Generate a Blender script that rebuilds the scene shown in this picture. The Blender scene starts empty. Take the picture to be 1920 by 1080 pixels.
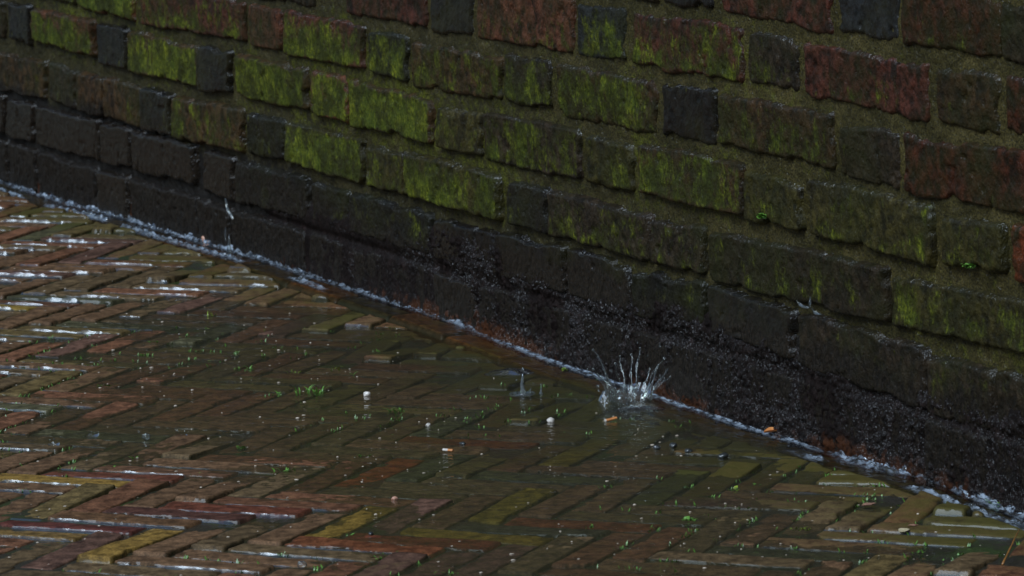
import bpy, math, random
import numpy as np
from mathutils import Vector, Matrix

# light
SUN_EL, SUN_AZ, SUN, SUN_ANG, SUN_COL = 50.0, 224.0, 3.2, 34.0, (0.70, 0.85, 1.0)
SKY, EXPO = 0.05, -0.22
WARM = (1.25, 1.09, 0.94)
BRICKS = [
('d',1.352,0.649,1.028,0.641,1.032,0.572,1.357,0.580,1,'C'),
('k',1.006,0.636,0.865,0.632,0.868,0.576,1.009,0.571,0,'C'),
('p',0.834,0.649,0.533,0.646,0.536,0.568,0.838,0.576,1,'C'),
('b',0.509,0.646,0.366,0.644,0.368,0.571,0.512,0.574,1,'C'),
('r',0.346,0.646,0.114,0.642,0.116,0.571,0.349,0.567,2,'C'),
('d',0.106,0.640,-0.022,0.635,-0.020,0.567,0.108,0.570,2,'C'),
('p',2.870,0.548,2.527,0.544,2.534,0.476,2.878,0.481,3,'B'),
('d',2.504,0.540,2.253,0.539,2.259,0.474,2.511,0.472,1,'B'),
('p',2.111,0.542,1.816,0.537,1.821,0.476,2.117,0.475,1,'B'),
('k',1.792,0.536,1.646,0.535,1.651,0.475,1.797,0.470,0,'B'),
('s',1.620,0.551,1.301,0.552,1.306,0.476,1.626,0.474,3,'B'),
('b',1.281,0.547,1.134,0.552,1.138,0.478,1.286,0.475,5,'B'),
('p',1.107,0.550,0.784,0.553,0.788,0.480,1.112,0.474,6,'B'),
('d',0.760,0.549,0.627,0.546,0.630,0.483,0.763,0.484,4,'B'),
('p',0.606,0.545,0.295,0.545,0.298,0.472,0.609,0.481,3,'B'),
('n',0.265,0.544,0.123,0.544,0.125,0.473,0.267,0.479,1,'B'),
('r',0.105,0.547,-0.043,0.545,-0.041,0.475,0.107,0.479,1,'B'),
('d',3.812,0.461,3.623,0.460,3.632,0.392,3.822,0.391,4,'A'),
('d',3.599,0.462,3.395,0.460,3.404,0.391,3.609,0.392,6,'A'),
('s',3.369,0.460,3.088,0.455,3.097,0.386,3.379,0.389,9,'A'),
('p',3.038,0.455,2.565,0.456,2.572,0.390,3.047,0.384,5,'A'),
('s',2.532,0.456,2.404,0.453,2.411,0.389,2.539,0.387,2,'A'),
('p',2.383,0.453,2.059,0.457,2.066,0.387,2.391,0.383,7,'A'),
('k',2.030,0.448,1.890,0.451,1.896,0.381,2.036,0.387,7,'A'),
('n',1.866,0.445,1.545,0.446,1.550,0.385,1.872,0.375,5,'A'),
('d',1.526,0.453,1.380,0.455,1.385,0.387,1.532,0.382,6,'A'),
('n',1.350,0.454,1.041,0.453,1.045,0.381,1.355,0.380,6,'A'),
('k',1.016,0.455,0.867,0.456,0.871,0.386,1.021,0.382,1,'A'),
('n',0.849,0.454,0.538,0.459,0.541,0.386,0.852,0.389,5,'A'),
('d',0.514,0.440,0.372,0.450,0.374,0.378,0.516,0.380,2,'A'),
('r',0.350,0.451,0.049,0.456,0.051,0.384,0.353,0.377,1,'A'),
('d',0.029,0.456,-0.099,0.458,-0.098,0.386,0.030,0.385,2,'A'),
('d',4.182,0.361,3.808,0.363,3.818,0.297,4.194,0.289,3,'D'),
('k',3.755,0.365,3.648,0.369,3.659,0.295,3.765,0.297,2,'D'),
('s',3.628,0.362,3.308,0.367,3.317,0.301,3.636,0.304,7,'D'),
('k',3.275,0.364,3.135,0.365,3.144,0.294,3.285,0.292,2,'D'),
('n',3.122,0.362,2.789,0.360,2.797,0.292,3.131,0.288,8,'D'),
('k',2.774,0.363,2.635,0.366,2.644,0.290,2.783,0.286,1,'D'),
('n',2.607,0.361,2.300,0.362,2.306,0.296,2.615,0.292,8,'D'),
('s',2.273,0.364,2.135,0.360,2.141,0.291,2.280,0.294,9,'D'),
('n',2.115,0.361,1.809,0.360,1.815,0.290,2.122,0.287,9,'D'),
('o',1.776,0.352,1.626,0.356,1.631,0.288,1.781,0.288,4,'D'),
('d',1.609,0.357,1.292,0.360,1.296,0.291,1.614,0.286,6,'D'),
('o',1.261,0.356,1.123,0.355,1.127,0.292,1.265,0.289,4,'D'),
('n',1.089,0.361,0.789,0.363,0.793,0.296,1.093,0.294,7,'D'),
('o',0.780,0.357,0.625,0.349,0.627,0.297,0.784,0.289,3,'D'),
('o',0.597,0.361,0.288,0.367,0.291,0.289,0.600,0.295,4,'D'),
('o',0.254,0.351,0.115,0.359,0.116,0.300,0.256,0.295,4,'D'),
('f',0.086,0.364,-0.178,0.369,-0.176,0.297,0.088,0.296,0,'D'),
('n',4.083,0.258,3.585,0.264,3.595,0.194,4.094,0.185,2,'E'),
('d',3.555,0.267,3.414,0.260,3.423,0.192,3.565,0.195,2,'E'),
('n',3.402,0.260,3.266,0.261,3.276,0.190,3.411,0.192,2,'E'),
('n',3.253,0.261,3.076,0.260,3.084,0.191,3.262,0.191,3,'E'),
('k',3.060,0.261,2.923,0.259,2.931,0.192,3.069,0.187,2,'E'),
('n',2.908,0.260,2.593,0.265,2.601,0.194,2.916,0.189,5,'E'),
('k',2.563,0.260,2.410,0.265,2.416,0.201,2.570,0.196,3,'E'),
('o',2.394,0.264,2.084,0.264,2.090,0.194,2.401,0.199,7,'E'),
('o',2.059,0.258,1.919,0.262,1.924,0.195,2.065,0.192,5,'E'),
('o',1.908,0.264,1.573,0.263,1.578,0.196,1.914,0.195,7,'E'),
('k',1.526,0.257,1.401,0.262,1.406,0.197,1.531,0.194,3,'E'),
('d',1.391,0.260,1.067,0.260,1.071,0.194,1.395,0.194,5,'E'),
('d',1.056,0.253,0.909,0.261,0.913,0.198,1.060,0.194,4,'E'),
('d',0.886,0.255,0.571,0.269,0.574,0.197,0.890,0.189,3,'E'),
('d',0.562,0.268,0.405,0.265,0.407,0.202,0.565,0.196,3,'E'),
('o',0.386,0.258,0.067,0.269,0.068,0.204,0.388,0.198,5,'E'),
('o',0.048,0.266,-0.118,0.266,-0.117,0.204,0.050,0.201,3,'E'),
('k',4.212,0.175,3.830,0.177,3.841,0.104,4.224,0.102,1,'F'),
('k',3.812,0.172,3.670,0.173,3.681,0.103,3.823,0.099,1,'F'),
('k',3.641,0.170,3.305,0.179,3.315,0.106,3.651,0.100,2,'F'),
('k',3.286,0.175,3.145,0.178,3.155,0.107,3.296,0.104,1,'F'),
('k',3.124,0.177,2.822,0.183,2.831,0.111,3.133,0.105,2,'F'),
('k',2.778,0.176,2.649,0.176,2.657,0.105,2.786,0.104,2,'F'),
('k',2.630,0.172,2.316,0.177,2.323,0.108,2.638,0.102,3,'F'),
('k',2.290,0.171,2.153,0.173,2.159,0.108,2.296,0.106,3,'F'),
('k',2.135,0.173,1.823,0.173,1.828,0.112,2.142,0.107,4,'F'),
('k',1.803,0.168,1.666,0.169,1.670,0.110,1.808,0.108,1,'F'),
('k',1.646,0.168,1.350,0.178,1.354,0.114,1.651,0.108,1,'F'),
('k',1.332,0.177,1.139,0.178,1.143,0.111,1.337,0.112,2,'F'),
('k',1.117,0.172,0.917,0.183,0.920,0.118,1.122,0.108,3,'F'),
('k',0.895,0.181,0.655,0.178,0.658,0.112,0.898,0.115,2,'F'),
('d',0.636,0.177,0.308,0.175,0.311,0.098,0.639,0.109,3,'F'),
('d',0.298,0.167,0.145,0.170,0.148,0.097,0.301,0.092,4,'F'),
('d',0.134,0.169,-0.116,0.174,-0.115,0.097,0.136,0.096,4,'F'),
]
HEIGHTS = [ (-0.80,7.52,12), (-0.76,7.05,12), (-0.72,6.63,11), (-0.51,5.97,8), (-0.52,5.63,9), (-0.67,5.99,8), (-0.38,5.49,8), (-0.84,8.32,10), (-0.61,7.88,9), (-0.46,7.65,8), (-0.54,7.15,-2), (-0.89,8.01,11), (-0.69,7.61,8), (-0.70,7.29,4), (-0.68,6.84,3), (0.50,5.73,8), (0.55,5.53,9), (0.58,5.34,9), (0.40,5.83,5), (0.38,5.49,0), (-0.29,6.72,-6), (-0.05,6.26,-5), (0.03,6.66,-8), (-0.22,6.99,-7), (-0.52,6.51,-2), (-0.46,6.80,-4), (0.13,6.15,-6), (0.24,6.06,-5), (0.09,5.80,-2), (-0.12,5.73,0), (0.14,5.38,-2), (0.30,5.33,-1), (0.02,5.43,-1), (-0.25,5.59,3), (0.34,5.93,-2), (0.25,5.64,0), (-0.23,7.24,-3), (-0.34,6.08,-1), (-0.05,5.38,0), (-0.30,7.42,-2), (-0.64,7.17,-1), (-0.57,6.78,-2), (-0.58,6.31,-2), (-0.40,6.09,-2), (-0.66,6.25,2), (-0.44,5.65,8), (-0.60,5.84,9), (-0.60,5.49,9), (-0.27,5.44,6), (-0.56,7.47,-1), (-0.40,7.22,-3), (-0.28,5.73,1) ]
TUFTS = [ (-0.303,6.573), (-0.357,6.570), (-0.168,6.410), (-0.314,5.998), (-0.429,5.989), (0.214,5.607), (0.346,5.529), (-0.211,6.090), (-0.274,6.766), (-0.242,6.706), (-0.488,7.295), (-0.616,6.687), (-0.408,6.792), (-0.332,6.759), (-0.565,7.058), (-0.599,7.154), (-0.380,6.179), (0.594,5.636), (0.605,5.609), (0.080,6.699), (0.123,6.611), (0.280,5.784), (-0.528,6.122), (-0.180,5.440), (-0.090,5.344), (-0.553,6.060), (-0.211,5.576), (0.305,5.804) ]
PEBBLES = [ (-0.217,6.528), (-0.124,6.282), (0.048,6.279), (0.402,6.044), (-0.541,8.016), (0.189,6.059), (0.212,6.070), (0.231,6.030), (0.275,5.986), (-0.075,6.138), (-0.161,5.786), (-0.187,5.573) ]
BITS = [ (0.133,6.268), (-0.094,6.085), (0.351,6.121), (0.442,5.632), (0.485,5.498), (0.586,5.326), (0.568,5.251), (0.605,5.397), (-0.163,5.468), (0.472,5.472) ]
SPL = [ (0.164,6.416), (0.010,6.503), (0.037,6.498), (-0.008,6.680), (0.130,6.431), (0.176,6.357), (-0.518,6.249), (-0.595,6.278), (-0.645,6.218), (-0.470,6.256), (-0.265,5.382) ]
RIPPLES = [(0.164, 6.416, 0.0012, 0.028, 0.11), (0.010, 6.503, 0.0012, 0.018, 0.07), (-0.008, 6.680, 0.001, 0.02, 0.06), (0.30, 6.03, 0.0008, 0.022, 0.06), (-0.30, 6.9, 0.0007, 0.02, 0.07), (-0.05, 6.0, 0.0005, 0.02, 0.06), (0.1, 5.75, 0.0004, 0.02, 0.06), (-0.52, 6.25, 0.0008, 0.018, 0.06), (-0.2, 6.3, 0.0004, 0.02, 0.08)]
# blades, length, spread, label, yellowish, leafy
TUFT_SPEC = {
0: (26, 0.026, 0.020, 'broad bright grass tuft leaning right, the largest one in the puddle left of centre', 0, 0),
1: (10, 0.016, 0.012, 'small grass tuft close left of the largest puddle tuft', 0, 0),
2: (16, 0.018, 0.014, 'spidery grass tuft below and right of the round white pebble in the puddle', 0, 0),
3: (22, 0.018, 0.014, 'dense low grass tuft left of the orange red brick', 0, 0),
4: (16, 0.014, 0.012, 'low grass tuft at the end of the red brick above the ochre one', 0, 0),
5: (12, 0.014, 0.007, 'rounded leafy sprout alone on brown bricks at lower right of centre', 0, 1),
6: (16, 0.015, 0.014, 'pale yellow green tuft on the bricks below the gutter at lower right', 1, 0),
7: (11, 0.015, 0.011, 'slim grass tuft just above the orange red brick', 0, 0),
8: (6, 0.022, 0.010, 'few thin upright grass blades standing in the puddle beneath the gutter', 1, 0),
9: (2, 0.028, 0.002, 'single tall grass blade standing alone in the puddle', 0, 0),
10: (8, 0.022, 0.008, 'upright yellow green grass shoots below the upper left gutter', 1, 0),
11: (14, 0.013, 0.014, 'flat leafy clump on dark bricks near the left edge', 0, 1),
12: (15, 0.017, 0.013, 'bushy grass tuft above a reddish brick in the upper puddle', 0, 0),
13: (8, 0.018, 0.010, 'grass shoots between the bushy tuft and the thin upright blades', 1, 0),
14: (10, 0.016, 0.010, 'grass clump beside a pale strip of water on the upper left bricks', 0, 0),
15: (6, 0.014, 0.008, 'tiny green clump at the left end of the pale water strip', 0, 0),
16: (4, 0.014, 0.005, 'curled pair of green shoots at the right end of a long brown brick', 0, 1),
17: (8, 0.016, 0.007, 'green weed by the gutter stream at the far lower right', 0, 1),
18: (7, 0.014, 0.008, 'second weed in the gutter foam, lower right of the first', 0, 1),
19: (8, 0.012, 0.008, 'green weed on the water line left of the large splash', 1, 1),
20: (4, 0.010, 0.004, 'tiny green sprig touching the left side of the large splash', 0, 1),
21: (5, 0.012, 0.006, 'small yellow sprout on reddish brick above the leafy sprout', 1, 1),
22: (7, 0.015, 0.008, 'upright grass tuft at the end of a sloping reddish brick on the left', 0, 0),
23: (10, 0.014, 0.012, 'flat green clump at the head of a yellow brick near the bottom', 0, 1),
24: (14, 0.013, 0.018, 'wide patch of short grass cut by the bottom edge', 0, 0),
25: (5, 0.014, 0.005, 'slim green shoot above the pale water strips at left', 0, 0),
26: (6, 0.012, 0.007, 'thin grass sprout in the joint near the flat green clump', 0, 0),
27: (6, 0.010, 0.006, 'small leafy rosette near the dark wet stones by the gutter', 0, 1)}
PEB_SPEC = {
0: (0.0062, 'w', (1, 0.9, 0.85), 'round white pebble in the puddle, the largest white one'),
1: (0.0042, 'w', (1.2, 0.9, 0.7), 'small flat white pebble below the spidery grass tuft'),
2: (0.0060, 'w', (1.1, 0.9, 0.75), 'white pebble left of the orange cigarette end'),
3: (0.0062, 'w', (0.8, 0.8, 1.0), 'white pebble in the gutter foam right of the orange leaf'),
4: (0.0095, 'p', (1.1, 0.9, 0.8), 'pinkish stone in the upper left gutter stream'),
5: (0.0060, 's', (1.2, 1.0, 0.8), 'leftmost of four dark wet stones below the gutter'),
6: (0.0075, 's', (1.2, 1.0, 0.8), 'dark wet stone second from left, right of the leftmost one'),
7: (0.0060, 's', (1.2, 1.0, 0.8), 'third dark wet stone below the gutter, next to the largest one'),
8: (0.0085, 's', (1.4, 1.0, 0.7), 'largest and rightmost of the dark wet stones below the gutter'),
9: (0.0050, 's', (1.5, 1.0, 0.7), 'small black stone just above the crushed cigarette end'),
10: (0.0040, 'p', (1.2, 1.0, 0.7), 'tiny pinkish stone on a brown brick at lower centre'),
11: (0.0048, 's', (1.2, 1.0, 0.8), 'dark stone at the end of a red brick near the bottom')}
# ---------------------------------------------------------------- helpers
C = bpy.context.scene.collection
sc = bpy.context.scene
random.seed(7)
rng = np.random.default_rng(11)
WD = np.array([-0.43255, 0.90160, 0.0])      # along the wall, away from the viewer
WN = np.array([-0.90160, -0.43255, 0.0])     # out of the wall, towards the street
W0 = np.array([0.66552, 5.5, 0.0])
THB = 0.42414
EA = np.array([math.cos(THB), -math.sin(THB), 0.0])
EB = np.array([math.sin(THB), math.cos(THB), 0.0])

def _hash(ix, iy, seed):
    h = (ix.astype(np.int64) * 374761393 + iy.astype(np.int64) * 668265263 + seed * 974711) & 0xFFFFFFFF
    h = ((h ^ (h >> 13)) * 1274126177) & 0xFFFFFFFF
    h = (h ^ (h >> 16)) & 0xFFFFFFFF
    return h.astype(np.float64) / 4294967295.0

def vn(x, y, seed=0):
    x = np.asarray(x, float); y = np.asarray(y, float)
    ix = np.floor(x); iy = np.floor(y); fx = x - ix; fy = y - iy
    fx = fx * fx * fx * (fx * (fx * 6 - 15) + 10); fy = fy * fy * fy * (fy * (fy * 6 - 15) + 10)
    a = _hash(ix, iy, seed); b = _hash(ix + 1, iy, seed); c = _hash(ix, iy + 1, seed); d = _hash(ix + 1, iy + 1, seed)
    return (a * (1 - fx) + b * fx) * (1 - fy) + (c * (1 - fx) + d * fx) * fy

def fbm(x, y, seed=0, o=4, g=0.5):
    s = 0; a = 1.0; t = 0
    for i in range(o):
        s = s + a * (vn(x * 2 ** i + 17.3 * i, y * 2 ** i - 9.1 * i, seed + i) - 0.5); t += a; a *= g
    return s / t * 2

def sstep(a, b, x):
    t = np.clip((x - a) / (b - a), 0, 1)
    return t * t * (3 - 2 * t)

def wall_pt(u, z, p):
    u = np.asarray(u, float); z = np.asarray(z, float) + 0 * u; p = np.asarray(p, float) + 0 * u
    r = W0 + u[..., None] * WD + p[..., None] * WN
    r[..., 2] = z
    return r

def up_of(x, y):
    d = np.stack([np.asarray(x, float) - W0[0], np.asarray(y, float) - W0[1]], -1)
    return d @ WD[:2], d @ WN[:2]

class MB:
    """collects vertices, quads/tris and per-vertex colours into one mesh object"""
    def __init__(s): s.v = []; s.q = []; s.t = []; s.at = {}; s.n = 0
    def grid(s, P, keep=None, **at):
        ny, nx = P.shape[:2]
        idx = np.arange(ny * nx).reshape(ny, nx) + s.n
        q = np.stack([idx[:-1, :-1], idx[:-1, 1:], idx[1:, 1:], idx[1:, :-1]], -1)
        if keep is not None:
            k = keep[:-1, :-1] | keep[:-1, 1:] | keep[1:, 1:] | keep[1:, :-1]
            q = q[k]
        s.raw(P.reshape(-1, 3), q.reshape(-1, 4), None, **{k: np.broadcast_to(v, (ny, nx) + np.shape(v)[-1:]).reshape(-1, np.shape(v)[-1]) for k, v in at.items()})
    def raw(s, V, q=None, t=None, **at):
        V = np.asarray(V, float)
        s.v.append(V)
        if q is not None and len(q): s.q.append(np.asarray(q))
        if t is not None and len(t): s.t.append(np.asarray(t))
        for k, a in at.items(): s.at.setdefault(k, []).append(np.asarray(a, float))
        s.n += len(V)
    def add(s, V, q=None, t=None, **at):
        b = s.n
        s.raw(V, None if q is None else np.asarray(q) + b, None if t is None else np.asarray(t) + b, **at)
    def build(s, name, mat, parent=None, smooth=True, rel=None):
        V = np.concatenate(s.v)
        if rel is not None: V = V - np.array(rel)
        me = bpy.data.meshes.new(name)
        Q = np.concatenate(s.q) if s.q else np.zeros((0, 4), int)
        T = np.concatenate(s.t) if s.t else np.zeros((0, 3), int)
        used = np.zeros(len(V), bool); used[Q.ravel()] = True; used[T.ravel()] = True
        if not used.all():
            mp = np.cumsum(used) - 1; V = V[used]; Q = mp[Q]; T = mp[T]
        me.vertices.add(len(V)); me.vertices.foreach_set('co', V.astype(np.float32).ravel())
        L = np.concatenate([Q.ravel(), T.ravel()]).astype(np.int32)
        me.loops.add(len(L)); me.loops.foreach_set('vertex_index', L)
        np_ = len(Q) + len(T)
        me.polygons.add(np_)
        st = np.concatenate([np.arange(len(Q)) * 4, len(Q) * 4 + np.arange(len(T)) * 3]).astype(np.int32)
        me.polygons.foreach_set('loop_start', st)
        me.polygons.foreach_set('use_smooth', np.full(np_, smooth))
        me.update(calc_edges=True)
        for k, l in s.at.items():
            a = np.concatenate(l)[used if not used.all() else slice(None)]
            if a.shape[1] == 3: a = np.concatenate([a, np.ones((len(a), 1))], 1)
            me.attributes.new(k, 'FLOAT_COLOR', 'POINT').data.foreach_set('color', a.astype(np.float32).ravel())
        me.materials.append(mat)
        o = bpy.data.objects.new(name, me); C.objects.link(o)
        if parent is not None: o.parent = parent
        return o

def tag(o, label=None, cat=None, group=None, kind=None):
    if label: o['label'] = label
    if cat: o['category'] = cat
    if group: o['group'] = group
    if kind: o['kind'] = kind
    return o

def empty(name, loc=(0, 0, 0)):
    o = bpy.data.objects.new(name, None); o.empty_display_size = 0.02; o.location = loc; C.objects.link(o); return o

# ---------------------------------------------------------------- materials
class NT:
    def __init__(s, name):
        s.m = bpy.data.materials.new(name); s.m.use_nodes = True; s.t = s.m.node_tree; s.t.nodes.clear()
        s.out = s.t.nodes.new('ShaderNodeOutputMaterial')
    def n(s, ty, ins=None, **pr):
        nd = s.t.nodes.new('ShaderNode' + ty)
        for k, v in pr.items(): setattr(nd, k, v)
        for k, v in (ins or {}).items(): s.put(nd.inputs[k], v)
        return nd
    def put(s, sock, v):
        if hasattr(v, 'is_output') or isinstance(v, bpy.types.NodeSocket): s.t.links.new(v, sock)
        else: sock.default_value = v
    def attr(s, name): return s.n('Attribute', attribute_name=name)
    def sep(s, col): return s.n('SeparateColor', {0: col})
    def obj(s): return s.n('TexCoord').outputs['Object']
    def mapv(s, v, scale): return s.n('Mapping', {'Vector': v, 'Scale': scale}).outputs[0]
    def noise(s, v, scale, detail=4, rough=0.55, dist=0.0):
        return s.n('TexNoise', {'Vector': v, 'Scale': scale, 'Detail': detail, 'Roughness': rough, 'Distortion': dist}).outputs['Fac']
    def math(s, op, a, b=0.0, c=0.0, clamp=False):
        nd = s.n('Math', {0: a, 1: b, 2: c}, operation=op); nd.use_clamp = clamp; return nd.outputs[0]
    def rng(s, v, a, b, c=0.0, d=1.0, smooth=True):
        nd = s.n('MapRange', {'Value': v, 'From Min': a, 'From Max': b, 'To Min': c, 'To Max': d})
        if smooth: nd.interpolation_type = 'SMOOTHSTEP'
        return nd.outputs[0]
    def mix(s, f, a, b, mode='MIX'):
        nd = s.n('Mix', data_type='RGBA', blend_type=mode)
        s.put(nd.inputs[0], f); s.put(nd.inputs[6], a); s.put(nd.inputs[7], b); return nd.outputs[2]
    def ramp(s, f, pts):
        nd = s.n('ValToRGB', {0: f}); e = nd.color_ramp.elements
        while len(e) > 1: e.remove(e[0])
        e[0].position = pts[0][0]; e[0].color = (*pts[0][1], 1)
        for p, c in pts[1:]:
            x = e.new(p); x.color = (*c, 1)
        return nd.outputs[0]
    def bump(s, h, strength, dist, normal=None):
        i = {'Height': h, 'Strength': strength, 'Distance': dist}
        if normal is not None: i['Normal'] = normal
        return s.n('Bump', i).outputs[0]
    def pbsdf(s, **k):
        nd = s.n('BsdfPrincipled')
        if 'Base_Color' in k: k['Base_Color'] = s.mix(1.0, k['Base_Color'], c4(*WARM), 'MULTIPLY')
        for a, b in k.items(): s.put(nd.inputs[a.replace('_', ' ')], b)
        return nd.outputs[0]
    def end(s, sh): s.t.links.new(sh, s.out.inputs['Surface']); return s.m

def c4(r, g, b): return (r, g, b, 1.0)

def wall_brick_mat():
    t = NT('wet mossy brick'); o = t.obj()
    bc = t.attr('bcol').outputs['Color']; mka = t.attr('msk'); mk = t.sep(mka.outputs['Color']); wet = mka.outputs['Alpha']
    streak = t.noise(t.mapv(o, (1, 1, 0.5)), 52, 7, 0.66, 0.3)
    fine = t.noise(t.mapv(o, (1, 1, 0.55)), 260, 4, 0.6)
    big = t.noise(o, 11, 4, 0.6)
    med = t.noise(o, 60, 5, 0.6)
    m = t.math('ADD', mk.outputs[0], t.math('MULTIPLY', t.math('SUBTRACT', streak, 0.5), 1.25))
    m = t.math('ADD', m, t.math('MULTIPLY', t.math('SUBTRACT', fine, 0.5), 0.55))
    m = t.math('ADD', m, t.math('MULTIPLY', t.math('SUBTRACT', t.noise(o, 17, 4, 0.6), 0.5), 1.3))
    mf = t.rng(m, 0.36, 0.84)
    moss = t.ramp(t.math('ADD', t.math('MULTIPLY', fine, 0.6), t.math('MULTIPLY', streak, 0.4)), [(0.25, MOSS[0]), (0.5, MOSS[1]), (0.75, MOSS[2])])
    moss = t.mix(t.rng(big, 0.35, 0.7), moss, t.mix(0.5, moss, c4(*MOSS[3])))
    moss = t.mix(t.rng(t.noise(o, 21, 4, 0.65), 0.40, 0.62), t.mix(0.75, moss, c4(0.016, 0.018, 0.004)), moss)
    v = t.rng(med, 0.3, 0.7, 0.2, 1.8)
    br = t.mix(1.0, bc, t.n('CombineColor', {0: v, 1: v, 2: v}).outputs[0], 'MULTIPLY')
    br = t.mix(t.rng(t.noise(o, 24, 3, 0.6), 0.5, 0.62, 0.0, 0.7), br, t.mix(0.5, br, c4(0.010, 0.008, 0.007)))
    br = t.mix(t.rng(streak, 0.48, 0.66, 0.0, 0.85), br, c4(0.010, 0.007, 0.005))
    br = t.mix(t.rng(big, 0.42, 0.7, 0.0, 0.7), br, c4(0.020, 0.019, 0.006))
    film = t.noise(t.n('Mapping', {'Vector': o, 'Location': (3.7, 1.3, 0.6)}).outputs[0], 6.5, 5, 0.65)
    br = t.mix(t.math('MULTIPLY', t.rng(film, 0.40, 0.68, 0.05, 0.60), t.math('SUBTRACT', 1.0, t.math('MULTIPLY', mk.outputs[2], 0.7))), br, t.mix(fine, c4(0.012, 0.015, 0.004), c4(0.034, 0.040, 0.009)))
    col = t.mix(mf, br, moss)
    dk = t.math('ADD', mk.outputs[1], t.math('MULTIPLY', t.math('SUBTRACT', streak, 0.5), 0.8))
    dk = t.rng(dk, 0.35, 0.7)
    col = t.mix(dk, col, t.mix(t.rng(fine, 0.4, 0.65), c4(0.007, 0.0055, 0.0040), c4(0.021, 0.0165, 0.0125)))
    vein = t.noise(t.mapv(o, (1, 1, 0.5)), 520, 2, 0.5)
    h = t.math('ADD', t.math('MULTIPLY', fine, 1.0), t.math('ADD', t.math('MULTIPLY', med, 1.2), t.math('MULTIPLY', vein, 0.35)))
    nb = t.bump(h, t.math('SUBTRACT', 1.0, t.math('MULTIPLY', mk.outputs[2], 0.75)), 0.0035)
    cb = t.bump(t.math('ADD', t.noise(t.mapv(o, (1, 1, 0.7)), 190, 1.5, 0.5), t.math('MULTIPLY', med, 0.8)), 0.8, 0.007)
    rgh = t.math('SUBTRACT', t.math('ADD', 0.42, t.math('MULTIPLY', mf, 0.25)), t.math('MULTIPLY', mk.outputs[2], 0.15))
    return t.end(t.pbsdf(Base_Color=col, Roughness=rgh, Specular_IOR_Level=0.15, Coat_Weight=t.math('ADD', t.math('ADD', 0.20, t.math('MULTIPLY', mk.outputs[2], 0.15)), t.math('MULTIPLY', wet, 0.9), clamp=True), Coat_Roughness=0.09, Coat_IOR=1.5, Normal=nb, Coat_Normal=cb))

def mortar_mat():
    t = NT('wet old mortar'); o = t.obj()
    mk = t.sep(t.attr('msk').outputs['Color'])
    big = t.noise(o, 9, 4, 0.6); med = t.noise(o, 70, 5, 0.6); fine = t.noise(o, 380, 4, 0.65)
    col = t.ramp(t.math('ADD', t.math('MULTIPLY', big, 0.6), t.math('MULTIPLY', t.noise(o, 28, 4, 0.65), 0.4)), [(0.35, MORT[0]), (0.5, MORT[1]), (0.65, MORT[2])])
    v = t.rng(fine, 0.35, 0.65, 0.35, 1.6)
    col = t.mix(1.0, col, t.n('CombineColor', {0: v, 1: v, 2: v}).outputs[0], 'MULTIPLY')
    col = t.mix(mk.outputs[2], col, t.mix(0.55, col, c4(0.020, 0.020, 0.012)))
    m = t.math('ADD', mk.outputs[0], t.math('MULTIPLY', t.math('SUBTRACT', med, 0.5), 1.3))
    col = t.mix(t.rng(m, 0.30, 0.85), col, t.mix(t.rng(fine, 0.3, 0.7), c4(*MOSS[0]), c4(0.15, 0.175, 0.014)))
    dk = t.rng(t.math('ADD', mk.outputs[1], t.math('MULTIPLY', t.math('SUBTRACT', med, 0.5), 0.9)), 0.3, 0.7)
    col = t.mix(dk, col, c4(0.012, 0.011, 0.010))
    nb = t.bump(t.math('ADD', t.math('MULTIPLY', fine, 1.0), t.math('MULTIPLY', med, 1.0)), 1.0, 0.0035)
    return t.end(t.pbsdf(Base_Color=col, Roughness=0.55, Specular_IOR_Level=0.15, Coat_Weight=0.25, Coat_Roughness=0.08, Coat_IOR=1.5, Normal=nb, Coat_Normal=t.bump(t.noise(o, 230, 1.5, 0.5), 0.9, 0.007)))

def crust_mat():
    t = NT('black wet crust'); o = t.obj()
    mk = t.sep(t.attr('msk').outputs['Color'])
    med = t.noise(o, 45, 5, 0.6); fine = t.noise(t.mapv(o, (1, 1, 0.6)), 330, 5, 0.65)
    col = t.ramp(t.math('ADD', t.math('MULTIPLY', med, 0.5), t.math('MULTIPLY', fine, 0.5)), [(0.35, (0.004, 0.0032, 0.003)), (0.55, (0.012, 0.0088, 0.0088)), (0.72, (0.040, 0.028, 0.029))])
    rust = t.rng(t.math('ADD', mk.outputs[0], t.math('MULTIPLY', t.math('SUBTRACT', med, 0.5), 1.4)), 0.55, 0.95)
    col = t.mix(rust, col, t.mix(fine, c4(0.022, 0.009, 0.005), c4(0.075, 0.030, 0.013)))
    gr = t.rng(t.math('ADD', mk.outputs[1], t.math('MULTIPLY', t.math('SUBTRACT', med, 0.5), 1.4)), 0.5, 0.9)
    col = t.mix(gr, col, t.mix(fine, c4(0.012, 0.022, 0.007), c4(0.03, 0.055, 0.012)))
    nb = t.bump(fine, 0.6, 0.004)
    cb = t.bump(t.noise(t.mapv(o, (1, 1, 0.6)), 210, 1.5, 0.5), 1.0, 0.012)
    return t.end(t.pbsdf(Base_Color=col, Roughness=0.6, Specular_IOR_Level=0.08, Coat_Weight=t.math('MULTIPLY', mk.outputs[2], 0.62), Coat_Roughness=0.06, Coat_IOR=1.55, Normal=nb, Coat_Normal=cb))

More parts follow.
